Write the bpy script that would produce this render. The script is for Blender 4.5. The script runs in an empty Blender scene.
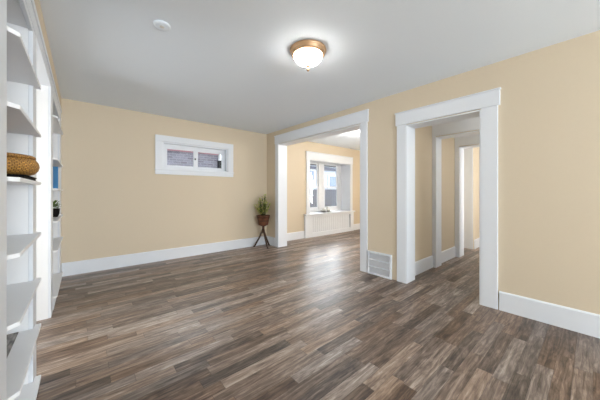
import bpy, bmesh, math, random
from mathutils import Vector, Matrix
random.seed(7)
C = bpy.context.scene.collection
sc = bpy.context.scene

# ------------------------------------------------------------------ camera
YAW = 0.7112
cd = bpy.data.cameras.new('camera'); cam = bpy.data.objects.new('camera', cd); C.objects.link(cam)
cam.location = (0, 0, 1.2); cam.rotation_euler = (math.pi/2, 0, -YAW)
cd.sensor_width = 36; cd.lens = 252.59/600*36; cd.shift_y = -8.06/600; cd.clip_start = 0.02
sc.camera = cam
# ------------------------------------------------------------------ view
sc.view_settings.view_transform = 'Standard'; sc.view_settings.look = 'None'
sc.view_settings.gamma = 1; sc.view_settings.use_curve_mapping = False
sc.view_settings.exposure = -0.06
# ------------------------------------------------------------------ sky
w = bpy.data.worlds.new('sky'); sc.world = w; w.use_nodes = True
nt = w.node_tree; bg = nt.nodes['Background']
# pale overcast sky with a bright hazy patch where the sun stands behind the clouds, towards the back right
tcw = nt.nodes.new('ShaderNodeTexCoord'); dt = nt.nodes.new('ShaderNodeVectorMath'); dt.operation = 'DOT_PRODUCT'
nt.links.new(tcw.outputs['Generated'], dt.inputs[0])
sd = Vector((0.66, 0.68, 0.36)).normalized(); dt.inputs[1].default_value = sd
rm = nt.nodes.new('ShaderNodeMapRange'); rm.interpolation_type = 'SMOOTHSTEP'
rm.inputs['From Min'].default_value = 0.76; rm.inputs['From Max'].default_value = 1.0
rm.inputs['To Min'].default_value = 3.6; rm.inputs['To Max'].default_value = 36.0
nt.links.new(dt.outputs['Value'], rm.inputs['Value']); nt.links.new(rm.outputs[0], bg.inputs['Strength'])
bg.inputs['Color'].default_value = (0.90, 0.95, 1.0, 1)
# ------------------------------------------------------------------ daylight, with windows and lamps added out of view
def area(name, loc, rot, sx, sy, power, col=(1, 1, 1), spread=math.pi):
    l = bpy.data.lights.new(name, 'AREA'); l.shape = 'RECTANGLE'; l.size = sx; l.size_y = sy
    l.energy = power; l.color = col; l.spread = spread
    o = bpy.data.objects.new(name, l); C.objects.link(o); o.location = loc; o.rotation_euler = rot
    return o
H = math.pi/2
# facing +Y: unseen windows added behind the camera for even light, tilted up towards the ceiling
UP = math.radians(16)
COOL = (0.83, 0.925, 1.0)
for wx, pw in ((0.0, 92), (1.35, 90), (2.7, 50)):
    area('added_front_daylight', (wx, -4.12, 1.35), (H+UP, 0, 0), 1.0, 1.6, pw, COOL)
# the big window of the far room: a portal for the sky
p_ = area('sky_portal', (5.4, 5.45, 1.4), (-H, 0, 0), 1.9, 1.6, 1); p_.data.cycles.is_portal = True
# facing -X: unseen side window added to brighten the far room
area('added_side_daylight', (7.75, 2.28, 1.4), (0, H, 0), 1.4, 0.5, 60, (1.0, 0.97, 0.92))
# lamp without a fixture, added out of view to brighten the far room
pl_ = bpy.data.lights.new('far_room_fill_light', 'POINT'); pl_.energy = 52; pl_.shadow_soft_size = 0.13; pl_.color = (1.0, 0.985, 0.96)
po_ = bpy.data.objects.new('far_room_fill_light', pl_); C.objects.link(po_); po_.location = (4.65, 3.0, 2.2)

# facing +X: daylight added in the unseen side passage for the right wall and ceiling
area('added_passage_daylight', (-1.75, 2.96, 1.25), (0, -(H+math.radians(24)), math.radians(-18)), 1.8, 0.66, 18, COOL)
# facing +Y: unseen windows added to brighten the rear hall
area('unseen_hall_daylight', (3.85, -0.45, 1.4), (H, 0, 0), 0.5, 1.2, 4, COOL)
area('unseen_hall_daylight', (4.85, -0.45, 1.4), (H, 0, 0), 0.5, 1.2, 9, COOL)
# facing +Y: unseen window of the end room, set to light its white casing
area('unseen_hall_daylight', (5.72, -0.45, 1.4), (H, 0, 0), 0.4, 1.4, 46, (0.95, 0.98, 1.0))
# lamps without fixtures, added out of view to brighten the two halls
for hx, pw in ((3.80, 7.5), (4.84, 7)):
    l_ = bpy.data.lights.new('hall_fill_light', 'POINT'); l_.energy = pw; l_.shadow_soft_size = 0.1; l_.color = (1.0, 0.98, 0.95)
    o_ = bpy.data.objects.new('hall_fill_light', l_); C.objects.link(o_); o_.location = (hx-0.2, 0.35, 2.15)

# ------------------------------------------------------------------ materials
def lin(c):
    f = lambda v: v/12.92 if v <= 0.04045 else ((v+0.055)/1.055)**2.4
    return (f(c[0]/255), f(c[1]/255), f(c[2]/255), 1)
def mat(name, rgb, rough=0.5, metal=0.0, vary=0.05, scale=20, bump=0.0, stretch=None, emit=None, spec=0.5):
    m = bpy.data.materials.new(name); m.use_nodes = True; nt = m.node_tree; N = nt.nodes; L = nt.links
    b = N['Principled BSDF']; b.inputs['Roughness'].default_value = rough; b.inputs['Metallic'].default_value = metal
    b.inputs['Specular IOR Level'].default_value = spec
    tc = N.new('ShaderNodeTexCoord'); mp = N.new('ShaderNodeMapping'); L.new(tc.outputs['Object'], mp.inputs[0])
    if stretch: mp.inputs['Scale'].default_value = stretch
    nz = N.new('ShaderNodeTexNoise'); nz.inputs['Scale'].default_value = scale; nz.inputs['Detail'].default_value = 4
    L.new(mp.outputs[0], nz.inputs['Vector'])
    c = lin(rgb); mx = N.new('ShaderNodeMix'); mx.data_type = 'RGBA'
    mx.inputs['A'].default_value = tuple(v*(1-vary) for v in c[:3])+(1,); mx.inputs['B'].default_value = tuple(min(1, v*(1+vary)) for v in c[:3])+(1,)
    L.new(nz.outputs['Fac'], mx.inputs['Factor']); L.new(mx.outputs['Result'], b.inputs['Base Color'])
    if bump:
        bp = N.new('ShaderNodeBump'); bp.inputs['Strength'].default_value = bump; bp.inputs['Distance'].default_value = 0.01
        L.new(nz.outputs['Fac'], bp.inputs['Height']); L.new(bp.outputs[0], b.inputs['Normal'])
    if emit:
        b.inputs['Emission Color'].default_value = lin(emit[0]); b.inputs['Emission Strength'].default_value = emit[1]
    return m
M = {}
M['wall'] = mat('beige_wall_paint', (218, 203, 179), 0.7, vary=0.015, scale=40, bump=0.02)
M['ceiling'] = mat('ceiling_paint', (238, 246, 255), 0.8, vary=0.012, scale=60, bump=0.02)
M['white'] = mat('white_trim_paint', (231, 235, 241), 0.35, vary=0.01, scale=10)
M['shelfwhite'] = mat('white_shelf_paint', (243, 244, 246), 0.4, vary=0.012, scale=10)
M['grille'] = mat('grey_white_enamel', (236, 237, 240), 0.4, vary=0.02, scale=30)
M['dark'] = mat('dark_recess', (60, 60, 62), 0.7)
M['boxgrey'] = mat('grey_brown_card', (92, 86, 80), 0.7, vary=0.1)
M['bronze'] = mat('aged_bronze', (196, 160, 124), 0.4, metal=0.6, vary=0.15, scale=14)
M['glass_lamp'] = mat('frosted_lamp_glass', (250, 244, 230), 0.4, vary=0.03, scale=18, emit=((255, 249, 242), 30.0))
M['basket'] = None
M['darkwood'] = mat('dark_brown_wood', (62, 37, 19), 0.5, vary=0.25, scale=8, stretch=(1, 1, 8))
M['leaf'] = mat('plant_leaf', (104, 130, 52), 0.5, vary=0.45, scale=9)
M['leaf_light'] = mat('plant_leaf_pale', (196, 198, 110), 0.5, vary=0.25, scale=9)
M['stem'] = mat('plant_stem', (70, 72, 36), 0.6, vary=0.2)
M['soil'] = mat('potting_soil', (46, 34, 26), 0.9, vary=0.3, scale=60)
M['blue'] = mat('blue_book_cover', (22, 118, 176), 0.4, vary=0.05)
M['black'] = mat('black_cloth', (22, 18, 17), 0.8, vary=0.15, spec=0.15)
M['paper'] = mat('white_pages', (238, 236, 230), 0.7, vary=0.04, scale=90, stretch=(1, 1, 20))
M['ceramic'] = mat('white_ceramic', (240, 240, 238), 0.25, vary=0.01)
M['pewter'] = mat('grey_dish', (150, 146, 140), 0.35, metal=0.4, vary=0.1)
M['plastic'] = mat('ivory_plastic', (226, 226, 222), 0.4, vary=0.02)
M['fence'] = mat('grey_fence_boards', (104, 104, 112), 0.8, vary=0.3, scale=5, stretch=(6, 1, 1))
M['hedge'] = mat('dark_hedge_leaves', (70, 76, 74), 0.7, vary=0.6, scale=12)
M['lawn'] = mat('lawn', (92, 100, 74), 0.9, vary=0.3, scale=3)
M['roof'] = mat('roof_shingles', (112, 106, 110), 0.85, vary=0.25, scale=12)
M['exttrim'] = mat('exterior_white_trim', (226, 228, 232), 0.5, vary=0.03)
M['extdark'] = mat('exterior_dark_trim', (96, 98, 112), 0.6, vary=0.1)
M['pinktrim'] = mat('dusty_pink_trim', (158, 112, 124), 0.6, vary=0.1)
M['extglass'] = mat('exterior_window_glass', (150, 164, 184), 0.15, vary=0.15, scale=3)
M['steel'] = mat('black_latch', (30, 30, 32), 0.35, metal=0.6)

def brickmat(name, c1, c2, mortar, bw, rh, ms, rough=0.8):
    m = bpy.data.materials.new(name); m.use_nodes = True; nt = m.node_tree; N = nt.nodes; L = nt.links
    b = N['Principled BSDF']; b.inputs['Roughness'].default_value = rough
    tc = N.new('ShaderNodeTexCoord'); sp = N.new('ShaderNodeSeparateXYZ'); cb = N.new('ShaderNodeCombineXYZ')
    L.new(tc.outputs['Object'], sp.inputs[0]); L.new(sp.outputs['X'], cb.inputs['X']); L.new(sp.outputs['Z'], cb.inputs['Y'])
    br = N.new('ShaderNodeTexBrick'); L.new(cb.outputs[0], br.inputs['Vector'])
    br.inputs['Color1'].default_value = lin(c1); br.inputs['Color2'].default_value = lin(c2); br.inputs['Mortar'].default_value = lin(mortar)
    br.inputs['Scale'].default_value = 1; br.inputs['Brick Width'].default_value = bw; br.inputs['Row Height'].default_value = rh; br.inputs['Mortar Size'].default_value = ms
    L.new(br.outputs['Color'], b.inputs['Base Color'])
    return m
M['brick'] = brickmat('lavender_grey_brick', (88, 86, 100), (120, 118, 132), (140, 139, 148), 0.2, 0.07, 0.008)
M['siding'] = brickmat('pale_lap_siding', (214, 220, 232), (222, 227, 236), (176, 184, 200), 6.0, 0.13, 0.012)

def wickermat(name, dark, light, su, sv):
    m = bpy.data.materials.new(name); m.use_nodes = True; nt = m.node_tree; N = nt.nodes; L = nt.links
    b = N['Principled BSDF']; b.inputs['Roughness'].default_value = 0.55
    tc = N.new('ShaderNodeTexCoord'); mp = N.new('ShaderNodeMapping'); mp.inputs['Scale'].default_value = (su, sv, 1)
    L.new(tc.outputs['UV'], mp.inputs[0])
    ck = N.new('ShaderNodeTexBrick'); L.new(mp.outputs[0], ck.inputs['Vector']); ck.inputs['Scale'].default_value = 1
    ck.inputs['Brick Width'].default_value = 1; ck.inputs['Row Height'].default_value = 1; ck.inputs['Mortar Size'].default_value = 0.12
    ck.inputs['Mortar Smooth'].default_value = 0.6
    ck.inputs['Color1'].default_value = lin(light); ck.inputs['Color2'].default_value = tuple(v*0.6 for v in lin(light)[:3])+(1,); ck.inputs['Mortar'].default_value = lin(dark)
    L.new(ck.outputs['Color'], b.inputs['Base Color'])
    bp = N.new('ShaderNodeBump'); bp.inputs['Strength'].default_value = 0.6; bp.inputs['Distance'].default_value = 0.004
    inv = N.new('ShaderNodeMath'); inv.operation = 'SUBTRACT'; inv.inputs[0].default_value = 1; L.new(ck.outputs['Fac'], inv.inputs[1])
    L.new(inv.outputs[0], bp.inputs['Height']); L.new(bp.outputs[0], b.inputs['Normal'])
    return m
M['basket'] = wickermat('golden_seagrass_weave', (92, 52, 12), (206, 152, 72), 56, 13)
M['lidweave'] = wickermat('golden_seagrass_lid', (92, 52, 12), (200, 146, 70), 48, 8)
M['wicker'] = wickermat('brown_wicker', (38, 19, 8), (120, 70, 40), 26, 9)

def pattern_mat():
    m = bpy.data.materials.new('printed_cover'); m.use_nodes = True; nt = m.node_tree; N = nt.nodes; L = nt.links
    b = N['Principled BSDF']; b.inputs['Roughness'].default_value = 0.4
    tc = N.new('ShaderNodeTexCoord'); vo = N.new('ShaderNodeTexNoise'); vo.inputs['Scale'].default_value = 14
    mp = N.new('ShaderNodeMapping'); mp.inputs['Scale'].default_value = (3, 0.6, 1); L.new(tc.outputs['Object'], mp.inputs[0]); L.new(mp.outputs[0], vo.inputs['Vector'])
    rp = N.new('ShaderNodeValToRGB'); rp.color_ramp.elements[0].position = 0.35; rp.color_ramp.elements[0].color = lin((70, 66, 64))
    rp.color_ramp.elements[1].position = 0.7; rp.color_ramp.elements[1].color = lin((180, 174, 168))
    L.new(vo.outputs['Fac'], rp.inputs[0]); L.new(rp.outputs[0], b.inputs['Base Color']); return m
M['magazine'] = pattern_mat()

def glassmat():
    m = bpy.data.materials.new('window_glass'); m.use_nodes = True; nt = m.node_tree; N = nt.nodes; L = nt.links
    N.remove(N['Principled BSDF']); out = N['Material Output']
    tr = N.new('ShaderNodeBsdfTransparent'); gl = N.new('ShaderNodeBsdfGlossy'); gl.inputs['Roughness'].default_value = 0.02
    fr = N.new('ShaderNodeFresnel'); fr.inputs['IOR'].default_value = 1.25; mx = N.new('ShaderNodeMixShader')
    tr.inputs['Color'].default_value = (0.94, 0.96, 0.97, 1)
    L.new(fr.outputs[0], mx.inputs[0]); L.new(tr.outputs[0], mx.inputs[1]); L.new(gl.outputs[0], mx.inputs[2]); L.new(mx.outputs[0], out.inputs['Surface'])
    return m
M['glass'] = glassmat()

def floormat():
    m = bpy.data.materials.new('plank_floor'); m.use_nodes = True; nt = m.node_tree; N = nt.nodes; L = nt.links
    b = N['Principled BSDF']
    tc = N.new('ShaderNodeTexCoord'); sp = N.new('ShaderNodeSeparateXYZ'); L.new(tc.outputs['Object'], sp.inputs[0])
    def math_(op, a, bb=None):
        n = N.new('ShaderNodeMath'); n.operation = op
        for i, v in enumerate((a, bb)):
            if v is None: continue
            if isinstance(v, (int, float)): n.inputs[i].default_value = v
            else: L.new(v, n.inputs[i])
        return n.outputs[0]
    W, LEN = 0.086, 0.68
    ry = math_('DIVIDE', sp.outputs['Y'], W); row = math_('FLOOR', ry); fy = math_('FRACT', ry)
    wn = N.new('ShaderNodeTexWhiteNoise'); wn.noise_dimensions = '1D'; L.new(row, wn.inputs['W'])
    xo = math_('ADD', math_('DIVIDE', sp.outputs['X'], LEN), math_('MULTIPLY', wn.outputs['Value'], 7.3))
    col = math_('FLOOR', xo); fx = math_('FRACT', xo)
    cb = N.new('ShaderNodeCombineXYZ'); L.new(row, cb.inputs['X']); L.new(col, cb.inputs['Y'])
    w2 = N.new('ShaderNodeTexWhiteNoise'); w2.noise_dimensions = '2D'; L.new(cb.outputs[0], w2.inputs['Vector'])
    # grain, shifted per board
    sh = N.new('ShaderNodeCombineXYZ'); L.new(math_('MULTIPLY', w2.outputs['Value'], 31.0), sh.inputs['X']); L.new(math_('MULTIPLY', w2.outputs['Value'], 17.0), sh.inputs['Y'])
    ad = N.new('ShaderNodeVectorMath'); ad.operation = 'ADD'; L.new(tc.outputs['Object'], ad.inputs[0]); L.new(sh.outputs[0], ad.inputs[1])
    def noise(sc_, scale, det, rough, dist):
        mp = N.new('ShaderNodeMapping'); mp.inputs['Scale'].default_value = sc_; L.new(ad.outputs[0], mp.inputs[0])
        n = N.new('ShaderNodeTexNoise'); n.inputs['Scale'].default_value = scale; n.inputs['Detail'].default_value = det
        n.inputs['Roughness'].default_value = rough; n.inputs['Distortion'].default_value = dist
        L.new(mp.outputs[0], n.inputs['Vector']); return n
    nz = noise((1.6, 26, 1), 1.6, 8, 0.72, 0.9)
    n2 = noise((2.2, 9, 1), 2.0, 5, 0.6, 1.6)      # cloudy weathering and knots
    tone = math_('ADD', math_('MULTIPLY', w2.outputs['Value'], 0.40), math_('MULTIPLY', math_('SUBTRACT', nz.outputs['Fac'], 0.5), 1.55))
    tone = math_('ADD', tone, math_('MULTIPLY', math_('SUBTRACT', n2.outputs['Fac'], 0.5), 0.85))
    tone = math_('ADD', tone, 0.26)
    rp = N.new('ShaderNodeValToRGB'); L.new(tone, rp.inputs[0]); cr = rp.color_ramp
    cr.elements[0].position = 0.0; cr.elements[0].color = lin((52, 43, 38))
    cr.elements[1].position = 1.0; cr.elements[1].color = lin((212, 200, 188))
    for p, c in ((0.27, (92, 77, 67)), (0.52, (131, 113, 101)), (0.76, (170, 151, 136))):
        e = cr.elements.new(p); e.color = lin(c)
    # seams
    s1 = math_('LESS_THAN', fy, 0.025); s2 = math_('LESS_THAN', fx, 0.004); se = math_('MAXIMUM', s1, s2)
    mx = N.new('ShaderNodeMix'); mx.data_type = 'RGBA'; L.new(math_('MULTIPLY', se, 0.55), mx.inputs['Factor'])
    hs = N.new('ShaderNodeHueSaturation'); sc2 = N.new('ShaderNodeSeparateColor'); L.new(w2.outputs['Color'], sc2.inputs[0])
    L.new(math_('ADD', math_('MULTIPLY', sc2.outputs[1], 0.55), 0.74), hs.inputs['Saturation']); L.new(rp.outputs[0], hs.inputs['Color'])
    L.new(hs.outputs[0], mx.inputs['A']); mx.inputs['B'].default_value = lin((40, 32, 28))
    L.new(mx.outputs['Result'], b.inputs['Base Color'])
    rr = math_('ADD', math_('MULTIPLY', nz.outputs['Fac'], 0.16), 0.32); L.new(rr, b.inputs['Roughness'])
    bp = N.new('ShaderNodeBump'); bp.inputs['Strength'].default_value = 0.12; bp.inputs['Distance'].default_value = 0.002
    L.new(math_('SUBTRACT', nz.outputs['Fac'], se), bp.inputs['Height']); L.new(bp.outputs[0], b.inputs['Normal'])
    return m
M['floor'] = floormat()

# ------------------------------------------------------------------ mesh helpers
class MB:
    def __init__(s): s.bm = bmesh.new(); s.uv = s.bm.loops.layers.uv.new('UVMap')
    def box(s, x0, x1, y0, y1, z0, z1):
        xs, ys, zs = sorted((x0, x1)), sorted((y0, y1)), sorted((z0, z1))
        v = [s.bm.verts.new((x, y, z)) for x in xs for y in ys for z in zs]
        for f in ((0, 1, 3, 2), (4, 6, 7, 5), (0, 4, 5, 1), (2, 3, 7, 6), (0, 2, 6, 4), (1, 5, 7, 3)):
            s.bm.faces.new([v[i] for i in f])
        return s
    def obox(s, c, hx, hy, hz, mtx):
        vs = [s.bm.verts.new(Vector(c)+mtx @ Vector((x*hx, y*hy, z*hz))) for x in (-1, 1) for y in (-1, 1) for z in (-1, 1)]
        for f in ((0, 1, 3, 2), (4, 6, 7, 5), (0, 4, 5, 1), (2, 3, 7, 6), (0, 2, 6, 4), (1, 5, 7, 3)):
            s.bm.faces.new([vs[i] for i in f])
        return s
    def lathe(s, prof, n=48, c=(0, 0), sx=1.0, sy=1.0, cap0=True, cap1=True):
        rings = []
        for r, z in prof:
            rings.append([s.bm.verts.new((c[0]+r*sx*math.cos(2*math.pi*i/n), c[1]+r*sy*math.sin(2*math.pi*i/n), z)) for i in range(n)])
        m = len(prof)-1
        for k in range(m):
            for i in range(n):
                j = (i+1) % n
                f = s.bm.faces.new((rings[k][i], rings[k][j], rings[k+1][j], rings[k+1][i])); f.smooth = True
                us = (i/n, (i+1)/n, (i+1)/n, i/n); vs = (k/m, k/m, (k+1)/m, (k+1)/m)
                for lp, u, v in zip(f.loops, us, vs): lp[s.uv].uv = (u, v)
        if cap0: s.bm.faces.new(list(reversed(rings[0])))
        if cap1: s.bm.faces.new(rings[-1])
        return s
    def tube(s, pts, rads, n=10):
        rings = []
        for k, p in enumerate(pts):
            p = Vector(p); a = Vector(pts[max(0, k-1)]); b = Vector(pts[min(len(pts)-1, k+1)]); d = (b-a).normalized()
            u = d.orthogonal().normalized() if k == 0 else (u - d*u.dot(d)).normalized()
            v = d.cross(u); r = rads[k] if isinstance(rads, (list, tuple)) else rads
            rings.append([s.bm.verts.new(p+u*r*math.cos(2*math.pi*i/n)+v*r*math.sin(2*math.pi*i/n)) for i in range(n)])
        for k in range(len(rings)-1):
            for i in range(n):
                j = (i+1) % n; f = s.bm.faces.new((rings[k][i], rings[k][j], rings[k+1][j], rings[k+1][i])); f.smooth = True
        s.bm.faces.new(list(reversed(rings[0]))); s.bm.faces.new(rings[-1])
        return s
    def prism(s, poly, axis, a0, a1):
        """poly of 2-D points extruded along axis 'x' or 'y' or 'z' from a0 to a1"""
        def P(p, a): return {'x': (a, p[0], p[1]), 'y': (p[0], a, p[1]), 'z': (p[0], p[1], a)}[axis]
        A = [s.bm.verts.new(P(p, a0)) for p in poly]; B = [s.bm.verts.new(P(p, a1)) for p in poly]; n = len(poly)
        s.bm.faces.new(A); s.bm.faces.new(list(reversed(B)))
        for i in range(n): s.bm.faces.new((A[i], B[i], B[(i+1) % n], A[(i+1) % n]))
        return s
    def leaf(s, base, d, up, ln, wd, bend=0.3, n=4):
        d = Vector(d).normalized(); side = d.cross(Vector(up))
        side = side.normalized() if side.length > 1e-4 else Vector((1, 0, 0)); nrm = side.cross(d).normalized()
        prev = None
        for k in range(n+1):
            t = k/n; p = Vector(base)+d*ln*t - nrm*bend*ln*t*t; ww = wd*math.sin(math.pi*min(1, t*0.88+0.1))
            a = s.bm.verts.new(p-side*ww+nrm*ww*0.3); m = s.bm.verts.new(p); b = s.bm.verts.new(p+side*ww+nrm*ww*0.3)
            if prev:
                for q in ((prev[0], prev[1], m, a), (prev[1], prev[2], b, m)):
                    f = s.bm.faces.new(q); f.smooth = True
            prev = (a, m, b)
        return s
    def build(s, name, m, parent=None, bevel=0.0, loc=None):
        bmesh.ops.recalc_face_normals(s.bm, faces=s.bm.faces)
        me = bpy.data.meshes.new(name)
        if loc is not None: bmesh.ops.translate(s.bm, verts=s.bm.verts, vec=-Vector(loc))
        s.bm.to_mesh(me); s.bm.free(); me.materials.append(m)
        o = bpy.data.objects.new(name, me); C.objects.link(o)
        if loc is not None: o.location = loc
        if parent: o.parent = parent
        if bevel:
            bv = o.modifiers.new('bevel', 'BEVEL'); bv.width = bevel; bv.segments = 2; bv.limit_method = 'ANGLE'
        return o
def tag(o, label, cat, group=None):
    o['label'] = label; o['category'] = cat
    if group: o['group'] = group
    return o
def thing(name, label, cat, loc=(0, 0, 0), group=None):
    o = bpy.data.objects.new(name, None); C.objects.link(o); o.location = loc; o.empty_display_size = 0.1
    return tag(o, label, cat, group)
def struct(o, label=None):
    o['kind'] = 'structure'
    if label: o['label'] = label
    return o
def part(mb, name, m, parent, bevel=0.0, label=None):
    """mb in world coordinates, parented so that it stays where it is"""
    org = Vector(parent.location)
    pp = parent.parent
    while pp: org += Vector(pp.location); pp = pp.parent
    bmesh.ops.translate(mb.bm, verts=mb.bm.verts, vec=-org)
    o = mb.build(name, m, parent, bevel)
    if label: o['label'] = label
    return o

# ------------------------------------------------------------------ the room
XL, XR, YB, CE = -0.226, 3.2257, 4.92, 2.531
XR2 = 3.425          # far face of the right wall
Y2 = 4.90            # back wall of the far room
YF = -4.0            # wall behind the camera
BBH, BBT = 0.19, 0.018
OP1 = (2.31, 4.45, 2.235)     # wide cased opening in the right wall: y0, y1, height
OP2 = (0.78, 1.60, 2.075)     # doorway in the right wall
HY = 1.68                     # left wall of the hall

struct(MB().box(-3.1, 7.9, YF-0.2, 5.6, -0.12, 0).build('floor', M['floor']), 'brown-grey wood plank floor')
struct(MB().box(-3.1, 7.9, YF-0.2, 5.36, CE, CE+0.12).build('ceiling', M['ceiling']), 'plain white ceiling')

# left wall: behind the bookcases and the strip over them
b = MB()
b.box(-0.75, -0.612, 1.36, 2.36, 0, CE).box(-0.75, -0.612, 3.37, 5.12, 0, CE).box(-0.75, -0.612, 2.36, 3.37, 2.205, CE)
b.box(-1.95, -0.75, 2.2, 2.34, 0, CE).box(-1.95, -0.75, 3.39, 3.53, 0, CE)
b.box(-1.95, -1.85, 2.34, 3.39, 0, 0.25).box(-1.95, -1.85, 2.34, 3.39, 2.25, CE)  # unseen passage end, opening added to admit daylight
b.box(-0.612, XL, 1.36, YB, 2.36, CE)
b.box(-0.75, XL, YF, 1.36, 0, CE)
struct(b.build('wall_left', M['wall']), 'beige wall over and behind the built-in shelves')

# back wall with the high window
W1 = (1.055, 2.27, 1.60, 2.085)
b = MB()
b.box(-0.612, W1[0], YB, YB+0.2, 0, CE).box(W1[1], XR, YB, YB+0.2, 0, CE)
b.box(W1[0], W1[1], YB, YB+0.2, 0, W1[2]).box(W1[0], W1[1], YB, YB+0.2, W1[3], CE)
struct(b.build('wall_back', M['wall']), 'beige back wall with a small high window')

# right wall with two openings
b = MB()
b.box(XR, XR2, OP1[1], 5.12, 0, CE).box(XR, XR2, OP1[0], OP1[1], OP1[2], CE)
b.box(XR, XR2, OP2[1], OP1[0], 0, CE).box(XR, XR2, OP2[0], OP2[1], OP2[2], CE)
b.box(XR, XR2, YF, OP2[0], 0, CE)
struct(b.build('wall_right', M['wall']), 'beige wall with a wide cased opening and a doorway')

# wall behind the camera, window openings added for the light
b = MB(); zs, zt = 0.5, 2.2
b.box(-0.75, -0.5, YF-0.15, YF, 0, CE).box(0.5, 0.85, YF-0.15, YF, 0, CE).box(1.85, 2.2, YF-0.15, YF, 0, CE).box(3.2, 7.75, YF-0.15, YF, 0, CE)
for x0, x1 in ((-0.5, 0.5), (0.85, 1.85), (2.2, 3.2)):
    b.box(x0, x1, YF-0.15, YF, 0, zs).box(x0, x1, YF-0.15, YF, zt, CE)
struct(b.build('wall_front', M['wall']))

# far room: back wall (thick, with the deep window recess), side wall, front wall shared with the hall
W2 = (4.54, 6.26, 0.62, 2.05)
YD = Y2+0.40
b = MB()
b.box(XR2, W2[0], Y2, YD, 0, CE).box(W2[1], 7.75, Y2, YD, 0, CE).box(W2[0], W2[1], Y2, YD, W2[3], CE).box(W2[0], W2[1], Y2, YD, 0, W2[2]-0.03)
struct(b.build('wall_back_far_room', M['wall']), 'beige wall of the far room around its deep window')
b = MB(); b.box(7.6, 7.75, YF, 2.0, 0, CE).box(7.6, 7.75, 2.56, Y2, 0, CE).box(7.6, 7.75, 2.0, 2.56, 0, 0.7).box(7.6, 7.75, 2.0, 2.56, 2.1, CE)  # unseen window opening added for the side light
struct(b.build('wall_side_far_room', M['wall']))
X3, X3b, X4, X4b = 4.25, 4.43, 5.25, 5.46
b = MB(); b.box(XR2, X4b, HY, 1.92, 0, CE).box(X4b, 6.22, 1.86, 1.92, 0, CE).box(6.22, 7.6, 1.64, 1.92, 0, CE)
struct(b.build('wall_hall', M['wall']), 'beige wall along the left of the hall')
def cross_wall(name, xa, xb, y0, y1, h):
    q = MB(); q.box(xa, xb, y1, HY, 0, CE).box(xa, xb, y0, y1, h, CE).box(xa, xb, -0.4, y0, 0, CE)
    return struct(q.build(name, M['wall']), 'beige cross wall in the hall')
cross_wall('wall_hall_inner', X3, X3b, 0.75, 1.63, 2.07)
cross_wall('wall_hall_outer', X4, X4b, 0.75, 1.61, 2.03)
b = MB(); xs = XR2
for x0, x1 in ((3.6, 4.1), (4.6, 5.1), (5.5, 5.95)):  # unseen window openings added for the hall light
    b.box(xs, x0, -0.5, -0.4, 0, CE).box(x0, x1, -0.5, -0.4, 0, 0.7).box(x0, x1, -0.5, -0.4, 2.1, CE); xs = x1
b.box(xs, 7.6, -0.5, -0.4, 0, CE)
struct(b.build('wall_hall_side', M['wall']))

# ------------------------------------------------------------------ baseboards
def bb_profile(t): return [(0, 0), (t, 0), (t, BBH-0.012), (t-0.008, BBH), (0, BBH)]
def bb_y(x, s, y0, y1):   # along Y on a wall at x, projecting in direction s
    return MB().prism([(x+s*p[0], p[1]) for p in bb_profile(BBT)], 'y', y0, y1)
def bb_x(y, s, x0, x1):
    return MB().prism([(y+s*p[0], p[1]) for p in bb_profile(BBT)], 'x', x0, x1)
struct(bb_x(YB, -1, XL+0.003, XR).build('baseboard_back', M['white']), 'tall white baseboard on the back wall')
struct(bb_y(XR, -1, YF, 0.624).build('baseboard_right', M['white']), 'tall white baseboard right of the doorway')
struct(bb_y(XR, -1, 4.585, YB-BBT).build('baseboard_corner', M['white']))
struct(bb_x(Y2, -1, XR2, 4.36).build('baseboard_far_room', M['white']), 'white baseboard in the far room left of the window')
struct(bb_x(Y2, -1, 6.37, 7.6).build('baseboard_far_room_right', M['white']), 'white baseboard in the far room right of the window')
struct(bb_x(HY, -1, XR2+0.01, X3-0.02).build('baseboard_hall', M['white']), 'white baseboard in the hall')
struct(bb_x(HY, -1, X3b+0.01, X4-0.02).build('baseboard_hall_inner', M['white']), 'white baseboard beyond the second doorway')
struct(bb_x(1.64, -1, 6.24, 7.6).build('baseboard_hall_end', M['white']), 'white baseboard in the bright end room')

# ------------------------------------------------------------------ casings
def casing(name, xf, s, xb, y0, y1, h, ow, hh, over=0.018, t=0.022, jt=0.012, back=True, label=None, wl=None):
    """flat white casing round an opening in a wall at x = xf (room side, faces direction s), jamb lining to xb"""
    q = MB(); wl = ow if wl is None else wl
    for (x, ss) in ((xf, s), (xb, -s)) if back else ((xf, s),):
        e = 0.012   # reveal
        q.box(x, x+ss*t, y0-ow, y0-e*0, 0, h+e)
        q.box(x, x+ss*t, y1, y1+wl, 0, h+e)
        q.box(x, x+ss*(t+0.004), y0-ow-over, y1+wl+over, h+e, h+e+hh)
        q.box(x, x+ss*(t+0.014), y0-ow-over-0.008, y1+wl+over+0.008, h+e+hh, h+e+hh+0.016)
    q.box(xf+s*t*0.9, xb-s*t*0.9, y0, y0+jt, 0, h)
    q.box(xf+s*t*0.9, xb-s*t*0.9, y1-jt, y1, 0, h)
    q.box(xf+s*t*0.9, xb-s*t*0.9, y0, y1, h-jt, h+0.002)
    return struct(q.build(name, M['white'], bevel=0.003), label)
casing('trim_1', XR, -1, XR2, OP1[0], OP1[1], OP1[2], 0.115, 0.165, label='white casing of the wide opening to the far room', wl=0.105)
casing('trim_2', XR, -1, XR2, OP2[0], OP2[1], OP2[2], 0.145, 0.155, label='white casing of the doorway in the right wall', wl=0.125)
casing('trim_3', X3, -1, X3b, 0.75, 1.63, 2.07, 0.12, 0.17, over=0, wl=0.048, label='white casing of the second doorway in the hall', back=False)
casing('trim_4', X4, -1, X4b, 0.75, 1.61, 2.03, 0.12, 0.15, over=0, wl=0.066, label='white casing of the third doorway in the hall', back=False)
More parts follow.
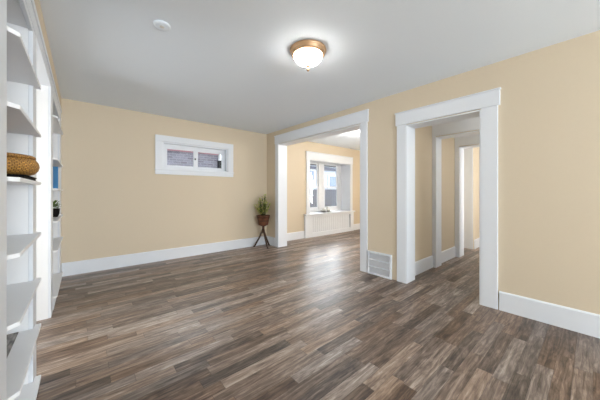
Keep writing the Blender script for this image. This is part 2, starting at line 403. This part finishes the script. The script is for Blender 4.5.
# header board running over the built-in shelves
b = MB()
b.box(XL-0.1, XL+0.002, 1.37, YB-0.002, 2.2035, 2.24)
b.box(XL-0.1, XL-0.003, 1.37, YB-0.002, 2.24, 2.32)
b.box(XL-0.1, XL+0.005, 1.37, YB-0.002, 2.32, 2.36)
struct(b.build('trim_5', M['white'], bevel=0.002), 'white moulding board over the built-in shelves')
# white casing at the corner of the bright end room
b = MB(); b.box(6.196, 6.218, 1.645, 1.855, 0, 2.16)
struct(b.build('trim_6', M['white'], bevel=0.003), 'white corner casing at the end of the hall')

# ------------------------------------------------------------------ window 1 (small, high)
w1 = bpy.data.objects.new('window_1', None); C.objects.link(w1); w1.location = (1.66, YB, 1.85)
struct(w1, 'small high white-framed sliding window in the back wall')
b = MB()
b.box(0.947, W1[0], YB-0.02, YB, 1.585, 2.085).box(W1[1], 2.388, YB-0.02, YB, 1.585, 2.085)
b.box(0.947, 2.388, YB-0.022, YB, 2.085, 2.19)
b.box(0.947, 2.388, YB-0.020, YB, 1.51, 1.585)
b.box(0.940, 2.395, YB-0.035, YB, 1.583, 1.603)
o = part(b, 'window_casing', M['white'], w1, 0.003); struct(o)
b = MB(); ya, yb = YB+0.045, YB+0.09
b.box(W1[0], 1.085, YB, YB+0.2, W1[2], W1[3]).box(2.24, W1[1], YB, YB+0.2, W1[2], W1[3])
b.box(1.085, 2.24, YB, YB+0.2, 2.06, W1[3]).box(1.085, 2.24, YB, YB+0.2, W1[2], 1.625)
o = part(b, 'window_frame', M['white'], w1, 0.002); struct(o)
for x0, x1, yo in ((1.087, 1.665, 0.0), (1.635, 2.238, 0.03)):
    b = MB(); z0, z1 = 1.627, 2.058; fl = 0.06
    b.box(x0, x0+fl, ya+yo, ya+yo+0.028, z0, z1).box(x1-fl, x1, ya+yo, ya+yo+0.028, z0, z1)
    b.box(x0+fl, x1-fl, ya+yo, ya+yo+0.028, z0, z0+0.055).box(x0+fl, x1-fl, ya+yo, ya+yo+0.028, z1-0.085, z1)
    s_ = part(b, 'sash', M['white'], w1, 0.002); struct(s_)
    g = MB().box(x0+fl, x1-fl, ya+yo+0.011, ya+yo+0.016, z0+0.055, z1-0.085)
    g = part(g, 'pane', M['glass'], s_); struct(g)
o = part(MB().box(1.62, 1.645, ya-0.014, ya, 1.81, 1.84), 'latch', M['steel'], w1, 0.003); struct(o)

# ------------------------------------------------------------------ window 2 (deep recess in the far room)
w2 = bpy.data.objects.new('window_2', None); C.objects.link(w2); w2.location = (5.4, Y2, 1.3)
struct(w2, 'tall white double window in a deep recess of the far room')
b = MB()
b.box(4.43, W2[0], Y2-0.022, Y2, W2[2], W2[3]).box(W2[1], 6.36, Y2-0.022, Y2, W2[2], W2[3])
b.box(4.42, 6.37, Y2-0.026, Y2, W2[3], 2.25).box(4.41, 6.38, Y2-0.034, Y2, 2.25, 2.27)
o = part(b, 'window_casing', M['white'], w2, 0.003); struct(o)
b = MB()      # lining of the recess
b.box(W2[0], W2[0]+0.012, Y2-0.02, YD, W2[2], W2[3]).box(W2[1]-0.012, W2[1], Y2-0.02, YD, W2[2], W2[3]).box(W2[0], W2[1], Y2-0.02, YD, W2[3]-0.012, W2[3])
o = part(b, 'recess_lining', M['white'], w2); struct(o)
o = part(MB().box(4.34, 6.40, Y2-0.10, YD, W2[2]-0.03, W2[2]), 'window_sill', M['white'], w2, 0.004); struct(o)
YW = Y2+0.34
b = MB()      # frame and mullion
b.box(W2[0]+0.012, 4.84, YW, YD, W2[2], 2.038).box(5.24, 5.46, YW, YD, W2[2], 2.038).box(6.10, W2[1]-0.012, YW, YD, W2[2], 2.038)
b.box(4.84, 5.24, YW, YD, W2[2], 0.70).box(5.46, 6.10, YW, YD, W2[2], 0.70)
o = part(b, 'window_frame', M['white'], w2, 0.003); struct(o)
for x0, x1 in ((4.84, 5.24), (5.46, 6.10)):
    for z0, z1, yy in ((0.70, 1.365, YW+0.012), (1.335, 2.038, YW+0.034)):
        fl = 0.045; b = MB(); zt = 0.06 if z0 < 1 else 0.035; ze = 0.035
        b.box(x0, x0+fl, yy, yy+0.022, z0, z1).box(x1-fl, x1, yy, yy+0.022, z0, z1)
        b.box(x0+fl, x1-fl, yy, yy+0.022, z0, z0+zt).box(x0+fl, x1-fl, yy, yy+0.022, z1-ze, z1)
        s_ = part(b, 'sash', M['white'], w2); struct(s_)
        g = part(MB().box(x0+fl, x1-fl, yy+0.009, yy+0.013, z0+zt, z1-ze), 'pane', M['glass'], s_); struct(g)
# panelled apron under the sill
b = MB()
ap = Y2-0.055
b.box(4.36, 4.60, ap, Y2, 0, W2[2]-0.03).box(6.22, 6.37, ap, Y2, 0, W2[2]-0.03)
b.box(4.60, 6.22, ap, Y2, 0.53, W2[2]-0.03).box(4.60, 6.22, ap, Y2, 0, 0.11)
for k in range(20): b.box(4.603+k*0.0808, 4.603+k*0.0808+0.074, Y2-0.010, Y2, 0.11, 0.53)
struct(b.build('trim_7', M['white'], bevel=0.002), 'white panelled apron under the far room window')

# ------------------------------------------------------------------ built-in bookcases
def bookcase(label, y0, y1, yi0, yi1, tops, endnose):
    t = thing('built_in_bookcase', label, 'bookcase', (-0.4, (y0+y1)/2, 0))
    xb = -0.606
    part(MB().box(xb, XL-0.02, y0, yi0, 0, 2.203), 'side_panel', M['shelfwhite'], t)
    part(MB().box(xb, XL-0.02, yi1, y1, 0, 2.203), 'side_panel', M['shelfwhite'], t)
    f = MB(); f.box(XL-0.02, XL, y0, yi0, 0, 2.203).box(XL-0.02, XL, yi1, y1, 0, 2.203)
    f.box(XL-0.02, XL, yi0, yi1, 2.17, 2.203)
    part(f, 'face_frame', M['white'], t, 0.003)
    part(MB().box(xb, xb+0.012, yi0, yi1, 0.0, 2.203), 'back_panel', M['shelfwhite'], t)
    part(MB().box(xb+0.012, XL-0.02, yi0, yi1, 2.18, 2.203), 'top_panel', M['shelfwhite'], t)
    part(MB().box(-0.30, XL+0.004, yi0, yi1, 0, tops[-1]-0.019), 'toe_board', M['white'], t)
    for z in tops:
        part(MB().prism([(xb+0.012, yi0+0.002), (XL-0.001, yi0+0.002), (XL+0.002, yi0+0.012), (XL+0.030, yi0+0.042), (XL+0.030, yi1+0.055), (XL+0.002, yi1+0.055), (XL+0.002, yi1-0.003), (xb+0.012, yi1-0.003)], 'z', z-0.019, z), 'shelf', M['shelfwhite'], t, 0.002)
    return t
NT = (1.861, 1.561, 1.261, 0.948, 0.664, 0.375, 0.052)
FT = (1.985, 1.55, 1.235, 0.90, 0.60, 0.13)
bookcase('tall white built-in bookcase nearest the camera, holding the round lidded basket', 1.375, 2.36, 1.512, 2.212, NT, True)
bookcase('white built-in bookcase in the back left corner holding a blue book', 3.37, YB-0.004, 3.58, 4.60, FT, True)

# ------------------------------------------------------------------ things on the shelves
# round lidded basket, near bookcase
bx, by, bz = -0.335, 1.90, NT[2]+0.022
bk = thing('lidded_basket', 'round golden woven basket with flat lid on the near bookcase', 'basket', (bx, by, bz))
part(MB().lathe([(0.125, bz), (0.146, bz+0.008), (0.160, bz+0.025), (0.165, bz+0.045), (0.161, bz+0.066), (0.150, bz+0.082)], 56, (bx, by)), 'basket_body', M['basket'], bk)
part(MB().lathe([(0.147, bz+0.0825), (0.151, bz+0.086), (0.150, bz+0.096), (0.140, bz+0.101), (0.05, bz+0.104)], 56, (bx, by)), 'basket_lid', M['lidweave'], bk)
bo = thing('dark_book', 'black book lying flat beneath the round woven basket', 'book', (bx, by, NT[2]))
zz = NT[2]
part(MB().box(-0.46, -0.205, 1.76, 2.165, zz, zz+0.003).box(-0.46, -0.205, 1.76, 2.165, zz+0.018, zz+0.021).box(-0.46, -0.456, 1.76, 2.165, zz+0.003, zz+0.018), 'cover', M['black'], bo)
part(MB().box(-0.455, -0.21, 1.765, 2.16, zz+0.0035, zz+0.0175), 'page_block', M['black'], bo)
# small dark book lying at the front of the top shelf of the near bookcase
zz = NT[0]
bo = thing('small_dark_box', 'small dark grey box on the highest shelf of the near bookcase', 'box', (-0.285, 2.085, zz))
part(MB().box(-0.34, -0.229, 1.98, 2.19, zz, zz+0.075), 'box_body', M['boxgrey'], bo, 0.003)
part(MB().box(-0.342, -0.228, 1.978, 2.192, zz+0.076, zz+0.095), 'box_lid', M['boxgrey'], bo, 0.003)
# magazine lying on the lowest raised shelf
zz = NT[5]
mg = MB().box(-0.50, -0.283, 1.66, 2.195, zz, zz+0.006).build('magazine', M['magazine'], loc=(-0.39, 1.92, zz))
tag(mg, 'grey patterned magazine lying flat on a low shelf of the near bookcase', 'magazine')
# blue book standing in the far bookcase, white books beside it
def book(yc, xf, depth, th, h, z, m, label, group=None):
    t = thing('book', label, 'book', (xf-depth/2, yc, z), group)
    c = MB().box(xf-depth, xf, yc-th/2, yc-th/2+0.004, z, z+h).box(xf-depth, xf, yc+th/2-0.004, yc+th/2, z, z+h).box(xf-0.004, xf, yc-th/2+0.004, yc+th/2-0.004, z, z+h)
    part(c, 'cover', m, t)
    part(MB().box(xf-depth+0.004, xf-0.004, yc-th/2+0.004, yc+th/2-0.004, z+0.004, z+h-0.004), 'page_block', M['paper'], t)
book(4.30, -0.226, 0.20, 0.05, 0.275, FT[2], M['blue'], 'bright blue book standing upright in the corner bookcase')
book(4.42, -0.206, 0.19, 0.04, 0.262, FT[2], M['paper'], 'white book standing behind the blue one in the corner bookcase')
# small plant in a dark pot
px, py, pz = -0.262, 4.22, FT[3]
t = thing('small_potted_plant', 'small green plant in dark brown pot inside the corner bookcase', 'plant', (px, py, pz))
part(MB().lathe([(0.038, pz), (0.05, pz+0.03), (0.056, pz+0.09), (0.058, pz+0.10), (0.05, pz+0.10), (0.05, pz+0.085)], 28, (px, py)), 'pot', M['black'], t)
q = MB(); rd = random.Random(3)
for k in range(70):
    a = rd.uniform(0, 6.28); e = rd.uniform(0.1, 1.4); d = Vector((math.cos(a)*math.cos(e), math.sin(a)*math.cos(e), math.sin(e)))
    r = rd.uniform(0.02, 0.075); q.leaf(Vector((px, py, pz+0.10))+d*r, d+Vector((0, 0, .2)), (0, 0, 1), rd.uniform(0.03, 0.05), 0.011, 0.4, 3)
part(q, 'foliage', M['leaf'], t)

# ------------------------------------------------------------------ wall vent
vx = XR-0.004
v = thing('wall_vent', 'white floor-level air vent with three grille bands beside the doorway', 'vent', (vx, 1.995, 0))
y0, y1, xt = 1.80, 2.178, XR-0.032
f = MB()
f.box(xt, vx, y0, y0+0.028, 0, 0.335).box(xt, vx, y1-0.02, y1, 0, 0.335)
for z0, z1 in ((0, 0.026), (0.112, 0.128), (0.212, 0.228), (0.312, 0.335)): f.box(xt, vx, y0+0.028, y1-0.02, z0, z1)
part(f, 'frame', M['white'], v, 0.003)
for z0, z1 in ((0.026, 0.112), (0.128, 0.212), (0.228, 0.312)):
    g = MB(); g.box(vx-0.004, vx, y0+0.028, y1-0.02, z0, z1)
    n = 7
    for k in range(n):
        z = z0+(k+0.5)*(z1-z0)/n
        g.prism([(xt+0.004, z-0.004), (xt+0.007, z-0.004), (vx-0.004, z+0.003), (vx-0.007, z+0.003)], 'y', y0+0.028, y1-0.02)
    part(g, 'grille', M['grille'], v)

# ------------------------------------------------------------------ ceiling light and detector
lx, ly = 1.603, 1.745
L_ = thing('ceiling_light', 'round frosted glass ceiling light with bronze rim, lit', 'lamp', (lx, ly, CE))
part(MB().lathe([(0.168, CE), (0.172, CE-0.012), (0.166, CE-0.022), (0.158, CE-0.03), (0.160, CE-0.038), (0.150, CE-0.052), (0.136, CE-0.058), (0.128, CE-0.05), (0.12, CE-0.03)], 64, (lx, ly)), 'bronze_pan', M['bronze'], L_, label='bronze stepped rim')
prof = [(0.134*math.cos(a), CE-0.052-0.092*math.sin(a)) for a in [i*math.pi/2/14 for i in range(14)]]+[(0.012, CE-0.1442)]
part(MB().lathe(prof, 64, (lx, ly)), 'glass_shade', M['glass_lamp'], L_, label='glowing frosted glass bowl')
part(MB().lathe([(0.006, CE-0.141), (0.019, CE-0.147), (0.021, CE-0.153), (0.012, CE-0.160), (0.009, CE-0.172), (0.014, CE-0.181), (0.012, CE-0.192), (0.004, CE-0.201)], 24, (lx, ly)), 'finial', M['bronze'], L_)
dx, dy = 0.481, 2.244
d_ = thing('smoke_detector', 'round white smoke detector on the ceiling', 'smoke detector', (dx, dy, CE))
part(MB().lathe([(0.062, CE), (0.062, CE-0.005), (0.057, CE-0.011), (0.045, CE-0.014), (0.02, CE-0.015)], 48, (dx, dy)), 'housing', M['ceiling'], d_)
part(MB().lathe([(0.018, CE-0.015), (0.016, CE-0.018), (0.004, CE-0.018)], 24, (dx, dy)), 'button', M['plastic'], d_)

# ------------------------------------------------------------------ plant on its stand
cx, cy = 2.985, 4.69
st = thing('plant_stand', 'dark brown three-legged wooden stand in the back right corner', 'plant stand', (cx, cy, 0))
part(MB().lathe([(0.02, 0.31), (0.028, 0.34), (0.024, 0.40), (0.026, 0.45), (0.07, 0.468), (0.07, 0.478)], 24, (cx, cy)), 'post', M['darkwood'], st)
lat = Vector((math.cos(YAW), -math.sin(YAW), 0)); fw = Vector((math.sin(YAW), math.cos(YAW), 0))
for ang in (180, 306, 58):
    a = math.radians(ang); dr = lat*math.cos(a)+fw*math.sin(a)
    c0 = Vector((cx, cy, 0))
    pts = [c0+dr*0.012+Vector((0, 0, 0.395)), c0+dr*0.03+Vector((0, 0, 0.33)), c0+dr*0.10+Vector((0, 0, 0.18)), c0+dr*0.185+Vector((0, 0, 0.03)), c0+dr*0.205+Vector((0, 0, 0.008))]
    part(MB().tube(pts, [0.015, 0.020, 0.018, 0.017, 0.018], 10), 'leg', M['darkwood'], st)
pz = 0.480
pl = thing('potted_plant', 'leafy green plant in a brown wicker pot on the wooden stand', 'plant', (cx, cy, pz))
part(MB().lathe([(0.100, pz), (0.108, pz+0.02), (0.124, pz+0.12), (0.138, pz+0.19), (0.146, pz+0.195), (0.148, pz+0.21), (0.138, pz+0.215), (0.130, pz+0.205), (0.128, pz+0.19)], 48, (cx, cy)), 'wicker_pot', M['wicker'], pl)
part(MB().lathe([(0.12, pz+0.175), (0.127, pz+0.19), (0.05, pz+0.197)], 32, (cx, cy)), 'soil', M['soil'], pl)
q = MB(); q2 = MB(); q3 = MB(); rd = random.Random(11)
for k in range(20):
    a = k*2.399; fr = (k % 5)/4
    lean = 0.01+0.145*fr; hgt = 0.45-0.24*fr+rd.uniform(-.03, .03)
    base = Vector((cx+0.03*math.cos(a), cy+0.03*math.sin(a), pz+0.19))
    tip = base+Vector((lean*math.cos(a), lean*math.sin(a), hgt)); mid = base.lerp(tip, 0.5)+Vector((0, 0, 0.03))
    q3.tube([base, mid, tip], [0.006, 0.005, 0.002], 6)
    for j in range(9):
        s_ = 0.2+0.8*j/8; p = base.lerp(tip, s_)
        for sgn in (-1, 1):
            aa = a+sgn*rd.uniform(0.3, 1.6); e = rd.uniform(0.3, 1.1)
            d = Vector((math.cos(aa)*math.cos(e), math.sin(aa)*math.cos(e), math.sin(e)))
            outer = fr > 0.6 or j > 6
            (q2 if rd.random() < (0.8 if outer else 0.3) else q).leaf(p, d, (0, 0, 1), rd.uniform(0.06, 0.09)*(1.1-0.4*s_), rd.uniform(0.010, 0.016), 0.35, 4)
part(q3, 'stem', M['stem'], pl); part(q, 'foliage', M['leaf'], pl); part(q2, 'pale_foliage', M['leaf_light'], pl, label='pale green leaves')

# ------------------------------------------------------------------ things on the far window sill
sx, sy, sz = 5.33, Y2+0.12, W2[2]
dish = MB().lathe([(0.05, sz), (0.07, sz+0.006), (0.17, sz+0.022), (0.19, sz+0.034), (0.183, sz+0.036), (0.06, sz+0.014)], 40, (sx, sy)).build('shallow_dish', M['pewter'], loc=(sx, sy, sz))
tag(dish, 'shallow grey dish on the far room window sill', 'dish')
def jar(x, y, z, r, label):
    t = thing('round_vase', label, 'vase', (x, y, z), 'white vases on the window sill')
    part(MB().lathe([(r*0.5, z), (r*0.9, z+r*0.35), (r, z+r*0.9), (r*0.8, z+r*1.5), (r*0.45, z+r*1.85), (r*0.5, z+r*2.05), (r*0.4, z+r*2.05), (r*0.38, z+r*1.8)], 32, (x, y)), 'vase_body', M['ceramic'], t)
jar(sx-0.085, sy+0.01, sz+0.0185, 0.055, 'left of two small white round vases standing in the sill dish')
jar(sx+0.08, sy+0.005, sz+0.0185, 0.062, 'right of two small white round vases standing in the sill dish')

# ------------------------------------------------------------------ outside
g = MB().box(-8, 24, 5.4, 26, -0.7, -0.55).build('lawn', M['lawn']); struct(g, 'lawn outside')
# grey brick house behind the small window
ha = thing('brick_house', 'lavender-grey brick house seen through the small high window', 'house', (2.6, 8.0, -0.55))
part(MB().box(-1.5, 4.4, 8.0, 9.6, -0.55, 2.46), 'wall', M['brick'], ha)
part(MB().box(-1.6, 4.5, 7.95, 8.0, 2.40, 2.43), 'trim_band', M['pinktrim'], ha)
part(MB().box(-1.65, 4.55, 7.88, 8.0, 2.47, 2.55), 'gutter', M['extdark'], ha)
part(MB().prism([(7.75, 2.56), (7.75, 2.62), (8.8, 4.1), (9.9, 2.62), (9.9, 2.56)], 'x', -1.7, 4.6), 'roof', M['roof'], ha)
vb = part(MB().box(3.36, 3.52, 7.86, 7.999, 2.22, 2.44), 'vent_hood', M['exttrim'], ha, label='white vent hood')
part(MB().box(3.34, 3.50, 7.90, 7.999, 1.98, 2.215), 'meter_box', M['steel'], ha, label='dark meter box')
# pale siding house behind the big window
hb = thing('siding_house', 'pale blue-white siding house seen through the far room window', 'house', (9.2, 10.5, -0.55))
part(MB().box(7.0, 14.5, 10.5, 14.0, -0.55, 2.75), 'wall', M['siding'], hb)
part(MB().box(6.9, 14.6, 10.30, 10.5, 2.50, 2.64), 'gutter', M['extdark'], hb)
part(MB().prism([(10.2, 2.77), (10.2, 2.85), (12.2, 3.9), (14.3, 2.85), (14.3, 2.77)], 'x', 6.8, 14.7), 'roof', M['roof'], hb)
for x0, x1, z0, z1 in ((11.35, 12.15, 1.50, 2.15), (9.45, 10.05, 1.9, 2.4)):
    f = MB(); e = 0.11
    f.box(x0-e, x1+e, 10.43, 10.5, z1, z1+e).box(x0-e, x1+e, 10.43, 10.5, z0-e, z0).box(x0-e, x0, 10.43, 10.5, z0, z1).box(x1, x1+e, 10.43, 10.5, z0, z1)
    wf = part(f, 'window_frame', M['exttrim'], hb)
    part(MB().box(x0, x1, 10.46, 10.50, z0, z1), 'window_pane', M['extglass'], wf)
fe = thing('board_fence', 'dark grey board fence outside the far room window', 'fence', (9.0, 8.2, -0.55))
f = MB()
for k in range(52): f.box(6.2+k*0.15, 6.2+k*0.15+0.142, 8.2, 8.225, -0.55, 1.32)
part(f, 'board_panel', M['fence'], fe)
part(MB().box(6.2, 14.0, 8.226, 8.27, 1.12, 1.2).box(6.2, 14.0, 8.226, 8.27, -0.2, -0.12), 'rail', M['fence'], fe)
